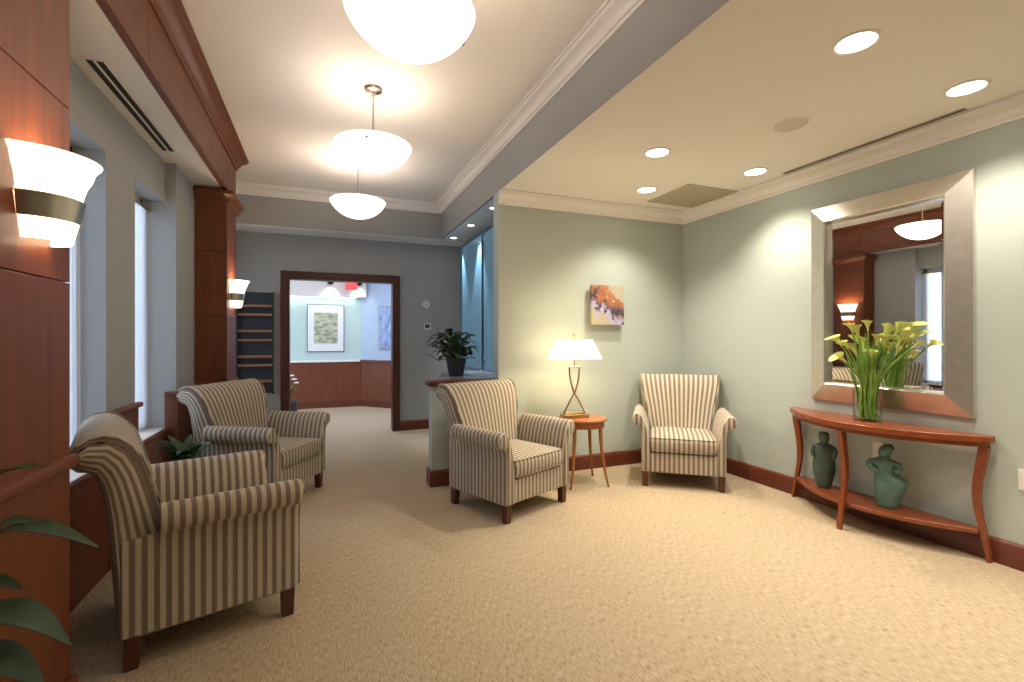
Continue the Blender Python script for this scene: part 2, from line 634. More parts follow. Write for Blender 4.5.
# door casing
dc = empty('door_1', ((DX0 + DX1) / 2, YF, 0))
dc['kind'] = 'structure'
cx = (DX0 + DX1) / 2
for (x0, x1) in [(DX0 - .088, DX0 + .012), (DX1 - .012, DX1 + .088)]:
    obj('casing', MB().box(x0 - cx, x1 - cx, -.028, .15, 0, DZ - .012), M_CHERRY_SHADED, dc, bevel=.006)
obj('casing_head', MB().box(DX0 - .088 - cx, DX1 + .088 - cx, -.028, .15, DZ - .012, DZ + .088), M_CHERRY_SHADED, dc, bevel=.006)

# stub cap and ledge
cap = empty('trim_ledge', (0, 0, 0))
cap['kind'] = 'structure'
obj('wood_cap', MB().box(.845, XB - .001, YB - .028, YB + .15, .86, .905), M_CHERRY_X, cap, bevel=.01)
obj('ledge_top', MB().prism([(.95, YB + .152), (XN - .001, YB + .152), (XN - .001, 5.40), (1.24, 5.20)], .872, .90), M_LEDGE, cap, smooth=0)
obj('ledge_body', MB().prism([(1.05, YB + .152), (XN - .002, YB + .152), (XN - .002, 5.34), (1.32, 5.14)], 0, .872), M_SAGE, cap, smooth=0)

# frosted panels on the niche wall
for k, (a, b) in enumerate([(4.30, 5.22), (5.30, 6.12)]):
    p = empty('decorative_screen', (XN - .11, (a + b) / 2, .93))
    h = (b - a) / 2
    obj('pane', MB().box(-.006, .006, -h, h, -.02, 1.55), M_FROST, p, smooth=0, bevel=.002)
    for yy in (-h + .06, h - .06):
        for zz in (.08, 1.45):
            obj('standoff', MB().tube([(-.022, yy, zz), (.107, yy, zz)], .014, 12), M_STEEL, p)
    tag(p, ['frosted blue glass panel next to the back wall corner', 'frosted blue glass panel nearer the far grey wall'][k], 'glass screen', 'glass screens in the niche')

# ------------------------------------------------------------------ next room through the doorway
Y2 = 9.30
sbox('wall_next_back', -3.2, .68, Y2, Y2 + .1, 0, 2.7, M_MINT)
d = Vector((1, -1)).normalized()
struct(obj('wall_next_angled', MB().prism([(.68, Y2), (2.28, Y2 - 1.6), (2.38, Y2 - 1.6), (.78, Y2 + .05)], 0, 2.7), M_PALEBLUE, smooth=0))
sbox('wall_next_right', 2.28, 2.38, YF + .12, Y2 - 1.6, 0, 2.7, M_PALEBLUE)
sbox('ceiling_next', -3.2, 2.4, YF + .12, Y2, 2.62, 2.72, M_CEIL)
sbox('wall_next_bulkhead', -3.2, .76, Y2 - .16, Y2 - .001, 2.02, 2.62, M_CEIL)
for (z0, z1) in [(0, .9), (2.2, 2.7)]:
    sbox('wall_next_left', -3.2, -3.1, YF + .12, Y2, z0, z1, M_MINT)
for (a, b) in [(YF + .12, 7.0), (8.9, Y2)]:
    sbox('wall_next_left', -3.2, -3.1, a, b, .9, 2.2, M_MINT)
wt = empty('trim_wainscot_next', (0, 0, 0))
wt['kind'] = 'structure'
k = 0
x = -3.1
while x < .66:
    x2 = min(x + .64, .665)
    obj('wood_panel', MB().box(x + .002, x2 - .002, Y2 - .02, Y2 - .001, .12, .83), M_CHERRY, wt, smooth=0)
    x = x2
obj('wood_cap', MB().box(-3.1, .66, Y2 - .05, Y2 - .001, .83, .865), M_TRIM, wt, bevel=.006)
obj('base_strip', MB().box(-3.1, .67, Y2 - .03, Y2 - .001, 0, .12), M_BASE, wt, smooth=0)
nrm = Vector((-.7071, -.7071))
for i in range(3):
    p0 = Vector((.68, Y2)) + d * (.0 + i * .72)
    p1 = Vector((.68, Y2)) + d * ((i + 1) * .72 - .004)
    def quad(off0, off1):
        return [tuple(p0 + nrm * off0), tuple(p1 + nrm * off0), tuple(p1 + nrm * off1), tuple(p0 + nrm * off1)]
    obj('wood_panel', MB().prism(quad(.001, .02), .12, .83), M_CHERRY, wt, smooth=0)
    obj('wood_cap', MB().prism(quad(.001, .045), .83, .865), M_CHERRY, wt, smooth=0)
    obj('base_strip', MB().prism(quad(.001, .03), 0, .12), M_BASE, wt, smooth=0)

# ------------------------------------------------------------------ armchairs
def inset(poly, dd):
    n = len(poly)
    ar = sum(poly[i][0] * poly[(i + 1) % n][1] - poly[(i + 1) % n][0] * poly[i][1] for i in range(n))
    sg = 1 if ar > 0 else -1
    out = []
    for i in range(n):
        p, a, b = Vector(poly[i]), Vector(poly[i - 1]), Vector(poly[(i + 1) % n])
        t = ((p - a).normalized() + (b - p).normalized())
        t = t.normalized() if t.length > 1e-6 else (b - p).normalized()
        q = p + Vector((-t.y, t.x)) * sg * dd
        out.append((q.x, q.y))
    return out


def smooth_loop(poly, it=1):
    for _ in range(it):
        n = len(poly)
        q = []
        for i in range(n):
            a, b = poly[i], poly[(i + 1) % n]
            q.append((.75 * a[0] + .25 * b[0], .75 * a[1] + .25 * b[1]))
            q.append((.25 * a[0] + .75 * b[0], .25 * a[1] + .75 * b[1]))
        poly = q
    return poly


ARM = [(.337, .13), (.337, .30), (.337, .45), (.341, .505), (.352, .533), (.371, .543), (.392, .546), (.410, .565), (.417, .600), (.409, .632), (.388, .651), (.362, .654), (.335, .636), (.310, .592), (.291, .53), (.278, .45), (.268, .36), (.268, .13)]
ARM = [(x, z - .020 * min(1, max(0, (z - .40) / .12))) for x, z in ARM]


def make_chair():
    t = empty('armchair')
    for sg in (-1, 1):
        prof = [(x * sg, z) for x, z in ARM]
        mb = MB()
        rings = []
        for y, dd in [(.19, 0), (.0, 0), (-.29, 0), (-.312, .001), (-.324, .005), (-.329, .012)]:
            rings.append([(x, y, z) for x, z in inset(prof, dd)])
        mb.rings(rings)
        arm = obj('arm', mb, M_SY, t, smooth=50)
        fp = inset(prof, .012)
        fr = MB()
        fr.rings([[(x, -.3285, z) for x, z in fp], [(x, -.334, z) for x, z in inset(prof, .014)], [(x, -.336, z) for x, z in inset(prof, .02)]])
        obj('arm_front', fr, M_SX, arm, smooth=50)
        obj('side_panel', MB().box(min(sg * .275, sg * .337), max(sg * .275, sg * .337), .185, .312, .13, .50), M_SY, arm, smooth=0, bevel=.006)
        pp = inset(prof, .011)
        obj('welt', MB().tube([(x, -.330, z) for x, z in pp], .004, 6), M_SX, arm, smooth=60)
    # front rail
    obj('front_rail', MB().box(-.268, .268, -.318, -.28, .13, .298), M_SX, t, bevel=.008)
    obj('seat_deck', MB().box(-.335, .335, -.30, .26, .125, .30), M_SX, t, smooth=0)
    # cushion
    cu = MB()
    nx, ny = 14, 12
    rings = []
    import itertools
    def sq(a, p=5):
        return a
    # rounded, crowned block built as stacked contours
    lay = [(.306, .040), (.308, .016), (.320, .002), (.34, -.004), (.39, -.004), (.412, .0), (.426, .010), (.433, .026), (.441, .08), (.446, .16)]
    for z, ins in lay:
        hx, y0, y1 = .266 - ins, -.335 + ins, .17 - ins * .4
        rr = .035
        ring = []
        for (cxx, cyy, a0) in [(hx - rr, y1 - rr, 0), (-hx + rr, y1 - rr, 90), (-hx + rr, y0 + rr, 180), (hx - rr, y0 + rr, 270)]:
            for q in range(5):
                aa = R(a0 + 22.5 * q)
                ring.append((cxx + rr * math.cos(aa), cyy + rr * math.sin(aa), z))
        rings.append(ring)
    cu.rings(rings)
    cush = obj('seat_cushion', cu, M_SX, t, smooth=60)
    for zz, ins in ((.424, .0065), (.313, .006)):
        hx, y0, y1 = .268 - ins, -.337 + ins, .17
        obj('welt', MB().tube([(-hx + .002, y1, zz), (-hx, y0 + .03, zz), (-hx + .01, y0 + .008, zz), (-hx + .03, y0, zz), (hx - .03, y0, zz), (hx - .01, y0 + .008, zz), (hx, y0 + .03, zz), (hx - .002, y1, zz)], .0045, 6), M_SX, cush, smooth=60)
    # backrest
    bp = [(.125, .34, .268), (.15, .44, .272), (.174, .54, .290), (.198, .64, .308), (.224, .74, .330), (.250, .815, .346), (.282, .872, .356), (.320, .905, .361), (.362, .919, .364), (.404, .913, .366), (.440, .890, .366), (.462, .853, .365), (.456, .815, .362), (.434, .791, .359), (.406, .784, .356), (.384, .766, .352), (.366, .70, .346), (.350, .58, .341), (.338, .40, .338), (.318, .13, .338), (.20, .13, .32)]
    loop = [(p[0], p[1]) for p in bp]
    ws = [p[2] for p in bp]
    mb = MB()
    stations = [(-1, 0, .020), (-1, .005, .008), (-1, .014, .002), (-1, .028, 0)] + [(s / 6, None, 0) for s in range(-5, 6)] + [(1, .028, 0), (1, .014, .002), (1, .005, .008), (1, 0, .020)]
    rings, attr = [], []
    for s, off, ins in stations:
        lp = inset(loop, ins)
        ring = []
        for (y, z), w in zip(lp, ws):
            if off is None:
                x = s * (w - .028)
            else:
                x = s * (w - off)
            ring.append((x, y, z))
            attr.append(x / w * .315 + 10.0205)
        rings.append(ring)
    n = len(loop)
    vs = [p for r in rings for p in r]
    fs = []
    for k in range(len(rings) - 1):
        for i in range(n):
            j = (i + 1) % n
            fs.append((k * n + i, k * n + j, (k + 1) * n + j, (k + 1) * n + i))
    mb.add(vs, fs, attr)
    # side caps: stripes run up the wing and over the scroll
    def resample(ch_, k):
        ds = [0.0]
        for q0, q1 in zip(ch_[:-1], ch_[1:]):
            ds.append(ds[-1] + (Vector(q1) - Vector(q0)).length)
        out = []
        for i in range(k):
            dd = ds[-1] * i / (k - 1)
            j = max(q for q in range(len(ds)) if ds[q] <= dd + 1e-9)
            j = min(j, len(ds) - 2)
            f = (dd - ds[j]) / (ds[j + 1] - ds[j])
            out.append(Vector(ch_[j]).lerp(Vector(ch_[j + 1]), f))
        return out
    for ring, sg in ((rings[0], -1), (rings[-1], 1)):
        fr_ch = resample([ring[-1]] + list(ring[0:12]), 16)
        re_ch = resample([ring[-2]] + list(ring[18:10:-1]), 16)
        vs, at, fs = [], [], []
        for i in range(16):
            for j in range(9):
                v_ = j / 8
                q = fr_ch[i].lerp(re_ch[i], v_)
                q.x += sg * .012 * math.sin(PI * v_) * min(1, max(0, (q.z - .52) / .12))
                if q.z < .5:
                    q.x -= sg * .006
                vs.append(tuple(q))
                at.append(10.0 + v_ * .18 + .008)
        for i in range(15):
            for j in range(8):
                fs.append((i * 9 + j, i * 9 + j + 1, (i + 1) * 9 + j + 1, (i + 1) * 9 + j))
        mb.add(vs, fs, at)
    obj('backrest', mb, M_SA, t, smooth=55)
    # wing seam down each side of the back
    for sg in (-1, 1):
        seam = [(sg * (w - .004), y - .004, z) for y, z, w in bp[1:11]]
        obj('welt', MB().tube(seam, .0045, 6), M_SX, t, smooth=60)
    for sx in (-1, 1):
        for y0, rake in ((-.285, 0), (.272, .008)):
            o = MB()
            rings = []
            for z, hw, dy in ((0, .023, rake), (.13, .027, 0)):
                rings.append([(sx * .305 + a * hw, y0 + dy + b * hw, z) for a, b in ((-1, -1), (1, -1), (1, 1), (-1, 1))])
            o.rings(rings)
            obj('leg', o, M_DARKLEG, t, bevel=.003, smooth=30)
    return t


ch = make_chair()
CHAIRS = [(-.515, 2.633, 108, 'large striped armchair in the left foreground seen from its side and back'),
          (-.427, 4.27, 60, 'striped armchair by the windows behind the foreground chair, next to the wooden column'),
          (1.346, 3.438, 23.6, 'striped armchair in front of the half wall, left of the lamp table'),
          (3.016, 3.424, -38.5, 'striped armchair facing front in the room corner, right of the lamp table')]
for i, (x, y, a, lab) in enumerate(CHAIRS):
    o = ch if i == 0 else copy_tree(ch)
    o.location = (x, y, 0)
    o.rotation_euler = (0, 0, R(a))
    tag(o, lab, 'armchair', 'striped lobby armchairs')

# ------------------------------------------------------------------ side table and lamp
TX, TY, TZ = 2.135, 3.665, .575
t = empty('side_table', (TX, TY, 0))
obj('table_top', MB().lathe([(.0, TZ - .022), (.205, TZ - .022), (.215, TZ - .016), (.215, TZ - .006), (.21, TZ), (.0, TZ)], 48, cap0=False, cap1=False), M_TABLE, t)
obj('apron', MB().lathe([(.175, TZ - .075), (.19, TZ - .075), (.19, TZ - .022), (.175, TZ - .022)], 48, cap0=False, cap1=False), M_TABLE, t)
for k in range(4):
    a = R(45 - 8) + k * PI / 2
    pts, rad = [], []
    for i in range(8):
        f = i / 7
        r = .168 + .075 * (1 - f) ** 2.2
        pts.append((r * math.cos(a), r * math.sin(a), f * (TZ - .03)))
        rad.append(.009 + .010 * f)
    obj('leg', MB().tube(pts, rad, 8), M_TABLE, t)
tag(t, 'small round reddish wooden side table with splayed legs under the lamp', 'side table')

LX, LY = 2.075, 3.70
lp = empty('table_lamp', (LX, LY, TZ), R(-6))
obj('base', MB().box(-.115, .115, -.055, .055, 0, .03), M_BRASS, lp, bevel=.004)
obj('base_step', MB().box(-.095, .095, -.042, .042, .03, .045), M_BRASS, lp, bevel=.003)
for sg in (-1, 1):
    pts = []
    for i in range(25):
        f = i / 24
        z = .045 + f * .40
        if f < .42:
            g = f / .42
            xx = sg * .098 * (1 - g) ** 0.9
        else:
            g = (f - .42) / .58
            xx = -sg * .044 * math.sin(min(g * 1.15, 1) * PI / 2)
        pts.append((xx, sg * .006, z))
    obj('arm', MB().tube(pts, .008, 8), M_BRASS, lp)
obj('crossbar', MB().tube([(-.05, 0, .445), (.05, 0, .445)], .008, 8), M_BRASS, lp)
obj('stem', MB().tube([(0, 0, .445), (0, 0, .70)], .006, 8), M_BRASS, lp)
sh = MB()
bot, top_ = (.215, .105), (.14, .07)
for (a, b, c_, d_) in [((-1, -1), (1, -1), 0, 0), ((1, -1), (1, 1), 0, 0), ((1, 1), (-1, 1), 0, 0), ((-1, 1), (-1, -1), 0, 0)]:
    sh.add([(a[0] * bot[0], a[1] * bot[1], .52), (b[0] * bot[0], b[1] * bot[1], .52), (b[0] * top_[0], b[1] * top_[1], .685), (a[0] * top_[0], a[1] * top_[1], .685)], [(0, 1, 2, 3)])
so = obj('lamp_shade', sh, M_SHADE, lp, smooth=0, fixn=False)
sm = so.modifiers.new('solid', 'SOLIDIFY')
sm.thickness = .003
obj('spider', MB().tube([(-.145, 0, .683), (.145, 0, .683)], .003, 6), M_BRASS, lp)
obj('finial', MB().lathe([(.001, .70), (.008, .702), (.006, .712), (.012, .722), (.012, .732), (.006, .742), (.001, .746)], 12), M_BRASS, lp)
tag(lp, 'lit table lamp with crossed brass stem and tapered rectangular shade', 'table lamp')
light('lamp_bulb', 'POINT', (0, 0, .60), 13, (1.0, .80, .46), lp, shadow_soft_size=.03)

# ------------------------------------------------------------------ painting on the back wall
def painting_mat():
    m = mat('abstract_painting', (.5, .4, .4), .6)
    tc = nd(m, 'ShaderNodeTexCoord')
    sp = nd(m, 'ShaderNodeSeparateXYZ')
    lk(m, tc.outputs['Object'], sp.inputs[0])
    vo = nd(m, 'ShaderNodeTexVoronoi')
    vo.inputs['Scale'].default_value = 17
    mp = nd(m, 'ShaderNodeMapping')
    mp.inputs['Scale'].default_value = (1.3, 1, .8)
    nz = nd(m, 'ShaderNodeTexNoise')
    nz.inputs['Scale'].default_value = 9
    nz.inputs['Detail'].default_value = 5
    lk(m, tc.outputs['Object'], nz.inputs['Vector'])
    mixv = nd(m, 'ShaderNodeMixRGB')
    mixv.inputs[0].default_value = .25
    lk(m, tc.outputs['Object'], mp.inputs['Vector'])
    lk(m, mp.outputs[0], mixv.inputs[1])
    lk(m, nz.outputs['Color'], mixv.inputs[2])
    lk(m, mixv.outputs[0], vo.inputs['Vector'])
    # vertical band index disturbed by noise: rust over dark over pale lilac
    md = nd(m, 'ShaderNodeMath', operation='MULTIPLY_ADD')
    md.inputs[1].default_value = 2.6
    md.inputs[2].default_value = .5
    lk(m, sp.outputs['Z'], md.inputs[0])
    dx = nd(m, 'ShaderNodeMath', operation='MULTIPLY_ADD')
    dx.inputs[1].default_value = 1.5
    lk(m, sp.outputs['X'], dx.inputs[0])
    lk(m, md.outputs[0], dx.inputs[2])
    sv = nd(m, 'ShaderNodeSeparateColor')
    lk(m, vo.outputs['Color'], sv.inputs[0])
    ad = nd(m, 'ShaderNodeMath', operation='MULTIPLY_ADD')
    ad.inputs[1].default_value = .38
    lk(m, sv.outputs[0], ad.inputs[0])
    ad.inputs[2].default_value = -.19
    a2 = nd(m, 'ShaderNodeMath', operation='ADD')
    lk(m, dx.outputs[0], a2.inputs[0])
    lk(m, ad.outputs[0], a2.inputs[1])
    rp = ramp(m, [(.0, (.45, .40, .24)), (.12, (.42, .40, .55)), (.27, (.38, .36, .52)), (.34, (.22, .11, .11)), (.42, (.03, .025, .045)), (.54, (.10, .08, .12)), (.62, (.34, .12, .05)), (.76, (.42, .16, .06)), (.84, (.38, .33, .25)), (1.0, (.42, .38, .30))])
    rp.color_ramp.interpolation = 'LINEAR'
    lk(m, a2.outputs[0], rp.inputs['Fac'])
    lk(m, rp.outputs['Color'], bsdf(m).inputs['Base Color'])
    return m


pa = empty('painting', (2.597, YB - .05, 1.597))
obj('canvas', MB().box(-.185, .185, -.018, .018, -.192, .192), painting_mat(), pa, smooth=0)
obj('hanger_block', MB().box(-.05, .05, .018, .0495, -.02, .05), M_CORE, pa, smooth=0)
tag(pa, 'small square unframed abstract painting in rust, black and lilac', 'painting')

# ------------------------------------------------------------------ mirror
MY0, MY1, MZ0, MZ1 = 1.58, 2.578, .805, 2.272
IY0, IY1, IZ0, IZ1 = 1.715, 2.437, .945, 2.14
mr = empty('wall_mirror', (XR, (MY0 + MY1) / 2, MZ0))
oy, oz = (MY0 + MY1) / 2, MZ0
def frame_piece(name, outer0, outer1, inner0, inner1):
    # cross-section from the outer edge at the wall to a thick inner lip
    def st(o, i):
        o, i = Vector(o), Vector(i)
        dv = i - o
        pts = [(0.0, -.001), (0.0, -.024), (.015, -.028), (.84, -.062), (.90, -.066), (.97, -.058), (1.0, -.030), (1.0, -.001)]
        return [(q, o.x + dv.x * f - oy, o.y + dv.y * f - oz) for f, q in pts]
    mb = MB()
    mb.rings([st(outer0, inner0), st(outer1, inner1)])
    return obj(name, mb, M_FRAME, mr, smooth=25)


frame_piece('frame_side', (MY0, MZ0), (MY0, MZ1), (IY0, IZ0), (IY0, IZ1))
frame_piece('frame_side', (MY1, MZ0), (MY1, MZ1), (IY1, IZ0), (IY1, IZ1))
frame_piece('frame_bottom', (MY0, MZ0), (MY1, MZ0), (IY0, IZ0), (IY1, IZ0))
frame_piece('frame_top', (MY0, MZ1), (MY1, MZ1), (IY0, IZ1), (IY1, IZ1))
gl = MB()
bv = .028
yy0, yy1, zz0, zz1 = IY0 - oy - .004, IY1 - oy + .004, IZ0 - oz - .004, IZ1 - oz + .004
outer = [(-.0225, yy0, zz0), (-.0225, yy1, zz0), (-.0225, yy1, zz1), (-.0225, yy0, zz1)]
inner = [(-.0245, yy0 + bv, zz0 + bv), (-.0245, yy1 - bv, zz0 + bv), (-.0245, yy1 - bv, zz1 - bv), (-.0245, yy0 + bv, zz1 - bv)]
back_ = [(-.018, p[1], p[2]) for p in outer]
gl.rings([back_, outer, inner])
obj('mirror_glass', gl, M_MIRROR, mr, smooth=0)
tag(mr, 'large rectangular wall mirror with wide silver leaf frame above console', 'mirror')

# ------------------------------------------------------------------ console table
KY, KX = 2.102, XR - .024
cs = empty('console_table', (KX, KY, 0))


def bow(hl, dep, n=24):
    # back edge on x=0, bowed front towards -x
    pts = [(0, hl), (0, -hl)]
    e0 = .055
    for i in range(n + 1):
        f = -1 + 2 * i / n
        pts.append((-(e0 + (dep - e0) * (1 - f * f)), hl * f))
    return pts


def apply_prism(name, hl, dep, z0, z1, par, bev=.004):
    return obj(name, MB().prism(bow(hl, dep), z0, z1), M_CONSOLE, par, smooth=25, bevel=bev)


apply_prism('table_top', .618, .365, .682, .72, cs)
apply_prism('apron', .595, .335, .655, .682, cs, 0)
apply_prism('lower_shelf', .565, .295, .150, .178, cs)


def sabre(path, w, tk):
    """curved flat leg: path (across, z) in a vertical plane"""
    mb = MB()
    rings = []
    for (c_, z, ww) in path:
        rings.append([(c_ - ww / 2, -tk / 2, z), (c_ + ww / 2, -tk / 2, z), (c_ + ww / 2, tk / 2, z), (c_ - ww / 2, tk / 2, z)])
    mb.rings(rings)
    return mb


def curve_leg(sgn, off):
    pts = []
    for i in range(15):
        f = i / 14
        z = f * .657
        c_ = off + sgn * (.020 * math.cos(f * PI * 1.8) - .006 + (1 - f) ** 3 * .018)
        pts.append((c_, z, .016 + .032 * f ** .9))
    return pts


o = obj('leg', sabre(curve_leg(1, 0), 0, .030), M_CONSOLE, cs, smooth=35)
o.location = (-.028, .572, 0)
o.rotation_euler = (0, 0, R(90))
o = obj('leg', sabre(curve_leg(1, 0), 0, .030), M_CONSOLE, cs, smooth=35)
o.location = (-.028, -.572, 0)
o.rotation_euler = (0, 0, R(-90))
o = obj('leg', sabre(curve_leg(1, 0), 0, .030), M_CONSOLE, cs, smooth=35)
o.location = (-.310, .032, 0)
o.rotation_euler = (0, 0, R(180))
tag(cs, 'bow fronted reddish wooden console table with lower shelf under the mirror', 'console table')

# ------------------------------------------------------------------ torso shaped ceramic vases on the lower shelf
def torso(name, loc, rz, secs, m, extra=None, cleft=0.0, tilt=0):
    t = empty(name, loc, rz)
    mb = MB()
    n = 28
    rings = []
    # resample sections smoothly
    ks = len(secs)
    fine = []
    for i in range(ks - 1):
        p0, p1, p2, p3 = secs[max(i - 1, 0)], secs[i], secs[i + 1], secs[min(i + 2, ks - 1)]
        for q in range(4):
            u = q / 4
            fine.append([.5 * (2 * b + (c_ - a) * u + (2 * a - 5 * b + 4 * c_ - d_) * u * u + (3 * b - a - 3 * c_ + d_) * u ** 3) for a, b, c_, d_ in zip(p0, p1, p2, p3)])
    fine.append(list(secs[-1]))
    for z, rx, ry, ox, oy_ in fine:
        ring = []
        for k in range(n):
            a = 2 * PI * k / n
            da = (a + PI / 2 + PI) % (2 * PI) - PI      # 0 at -y side
            cf = 1 - cleft * math.exp(-(da / .28) ** 2) * math.exp(-((z - .10) / .07) ** 2)
            ring.append((ox + rx * math.cos(a) * cf, oy_ + ry * math.sin(a) * cf, z))
        rings.append(ring)
    mb.rings(rings)
    obj('body', mb, m, t, smooth=60)
    for nm, pts, rad in extra or []:
        obj(nm, MB().tube(pts, rad, 12), m, t, smooth=60)
    return t


SZ = .178
secA = [(.0, .040, .038, 0, 0), (.012, .046, .044, 0, 0), (.06, .058, .050, 0, 0), (.12, .070, .058, 0, 0), (.17, .073, .058, 0, 0), (.215, .066, .050, 0, 0), (.25, .070, .050, 0, 0), (.285, .070, .047, 0, 0), (.308, .056, .040, 0, 0), (.322, .030, .028, 0, 0), (.338, .026, .026, .002, 0), (.355, .033, .032, .002, 0), (.390, .034, .032, .0, 0), (.402, .028, .026, 0, 0)]
va = torso('torso_vase', (XR - .135, 2.40, SZ), R(-62), secA, M_CERAMD,
           [('arm', [(-.058, -.012, .300), (-.070, -.018, .27), (-.066, -.03, .235), (-.052, -.04, .215)], [.015, .018, .016, .008]),
            ('arm', [(.058, -.012, .300), (.070, -.018, .27), (.066, -.03, .235), (.052, -.04, .215)], [.015, .018, .016, .008])], .10)
tag(va, 'dark olive torso shaped ceramic vase on left of console shelf', 'vase', 'torso vases on the console shelf')
secB = [(.0, .050, .046, .0, 0), (.012, .056, .052, .0, 0), (.05, .064, .058, .002, 0), (.10, .078, .066, .010, 0), (.15, .088, .072, .016, 0), (.185, .084, .066, .014, 0), (.215, .062, .050, -.004, 0), (.245, .054, .044, -.016, 0), (.28, .068, .046, -.022, 0), (.30, .060, .043, -.022, 0), (.318, .032, .030, -.016, 0), (.33, .030, .028, -.012, 0)]
vb = torso('torso_vase', (XR - .155, 1.965, SZ), R(-58), secB, M_CERAM,
           [('arm', [(-.066, -.005, .288), (-.088, -.015, .280), (-.096, -.03, .262), (-.078, -.042, .245), (-.05, -.045, .24)], [.022, .025, .021, .018, .010]),
            ('arm', [(.030, -.005, .292), (.058, -.015, .278), (.060, -.03, .25), (.035, -.042, .235)], [.019, .022, .018, .012]),
            ('head', [(-.024, 0, .325), (-.022, 0, .343), (-.012, 0, .362), (.004, 0, .378), (.02, -.003, .384), (.034, -.006, .376)], [.022, .030, .036, .034, .026, .012])], .12)
tag(vb, 'green torso shaped ceramic vase with bent arms at middle of console shelf', 'vase', 'torso vases on the console shelf')

# ------------------------------------------------------------------ glass vase with calla lilies
VX, VY, VZ = XR - .155, 2.085, .72
gv = MB()
gv.lathe([(.0, .0), (.078, .0), (.082, .004), (.084, .20), (.081, .20), (.078, .012), (.0, .012)], 36, (0, 0, 0), cap0=False, cap1=False)
vo_ = obj('glass_vase', gv, M_GLASS, smooth=40)
vo_.location = (VX, VY, VZ)
tag(vo_, 'clear glass cylinder vase holding lilies on the console top', 'vase')


def bez(p0, p1, p2, n=10):
    return [p0 * (1 - t) ** 2 + p1 * 2 * t * (1 - t) + p2 * t * t for t in [i / n for i in range(n + 1)]]


def lily_flower(sz=1.0):
    """calla spathe: flared funnel with a pointed lip, axis +z, lip towards +x"""
    mb = MB()
    rings = []
    n = 18
    for i in range(8):
        f = i / 7
        ring = []
        for k in range(n):
            a = 2 * PI * k / n
            lip = .5 + .5 * math.cos(a)
            r = (.006 + .022 * f ** 1.6 + .009 * max(0, f - .7) * 3.3) * (1 + .25 * lip * f)
            z = .095 * f + (.035 * f * f * lip ** 3) - .03 * max(0, f - .75) * 4 * (1 - lip) * .5
            x_ = r * math.cos(a) + (.03 * lip ** 6 * max(0, f - .6) * 2.5)
            ring.append((x_ * sz, r * math.sin(a) * sz, z * sz))
        rings.append(ring)
    mb.rings(rings, cap0=True, cap1=False)
    return mb


rnd = random.Random(11)
# (pixel x, pixel y) of blooms seen in the photograph: tips above the vase
BLOOMS = [(859, 338), (848, 349), (876, 346), (893, 349), (884, 334), (868, 331), (915, 336), (933, 348), (907, 341), (842, 346), (899, 345), (853, 333), (864, 352), (887, 356), (872, 360), (846, 362), (903, 352), (881, 345), (857, 356), (895, 338)]
for i, (px, py) in enumerate(BLOOMS):
    dep = 3.19 + rnd.uniform(-.09, .05)
    tip = pix(px, py, dep)
    tip.x = min(tip.x, XR - .10)
    base_p = Vector((VX + rnd.uniform(-.05, .05), VY + rnd.uniform(-.05, .05), VZ + .016))
    mid = Vector((VX + (tip.x - VX) * .25, VY + (tip.y - VY) * .2, VZ + .24))
    ctl = mid * 2 - (base_p + tip) * .5
    root = empty('calla_lily', base_p)
    pts = bez(base_p, ctl, tip, 12)
    end = (pts[-1] - pts[-2]).normalized()
    obj('stem', MB().tube([p - base_p for p in pts], [.0055] * 9 + [.005, .005, .0055, .006], 7), M_SPRIG, root)
    fl = obj('flower', lily_flower((1.0, .72, .85, .95, .7, .75)[i % 6]), M_LILY, root, smooth=60)
    fl.location = tip - base_p
    side = Vector((tip.x - VX - .12, tip.y - VY, 0)).normalized()
    ax = (end + side * .18).normalized()
    xx_ = (side - ax * side.dot(ax)).normalized()
    yy_ = ax.cross(xx_)
    fl.rotation_euler = Matrix((xx_, yy_, ax)).transposed().to_euler()
    sp_ = obj('spadix', MB().tube([(0, 0, .02), (0, 0, .05), (.002, 0, .082)], [.004, .004, .002], 6), M_SPADIX, fl)
    lab = {7: 'calla lily leaning far right toward the mirror frame', 0: 'calla lily with round open bloom left of vase centre', 6: 'upright calla lily just left of the far right one'}.get(i, 'yellow green calla lily in the middle of the bunch')
    tag(root, lab, 'flower', 'calla lilies in the glass vase')
for i in range(44):
    a = rnd.uniform(0, 2 * PI)
    r0 = rnd.uniform(.0, .06)
    base_p = Vector((VX + r0 * math.cos(a), VY + r0 * math.sin(a), VZ + .016))
    sp2 = rnd.uniform(.02, .14) * (1.5 if rnd.random() < .15 else 1)
    hgt = rnd.uniform(.34, .60)
    tip = Vector((min(VX + sp2 * math.cos(a + rnd.uniform(-.5, .5)) * .9, XR - .08), VY + sp2 * 1.2 * math.sin(a + rnd.uniform(-.5, .5)), VZ + hgt))
    ctl = Vector((base_p.x * .75 + tip.x * .25, base_p.y * .75 + tip.y * .25, VZ + hgt * .6))
    pts = bez(base_p, ctl, tip, 8)
    wdt = rnd.uniform(.004, .010)
    mb = MB()
    prof_w = [.6, .7, .8, .9, 1, 1, .85, .55, .1]
    sd = Vector((math.cos(a + 1.5), math.sin(a + 1.5), 0))
    nb = Vector((math.cos(a), math.sin(a), .2)) * .0016
    mb.rings([[q - base_p - sd * wdt * w, q - base_p + nb, q - base_p + sd * wdt * w, q - base_p - nb] for q, w in zip(pts, prof_w)])
    b = obj('leaf_blade', mb, M_SPRIG, smooth=30)
    b.location = base_p
    tag(b, 'slender green leaf blade standing in the glass vase', 'leaf', 'green blades in the glass vase')

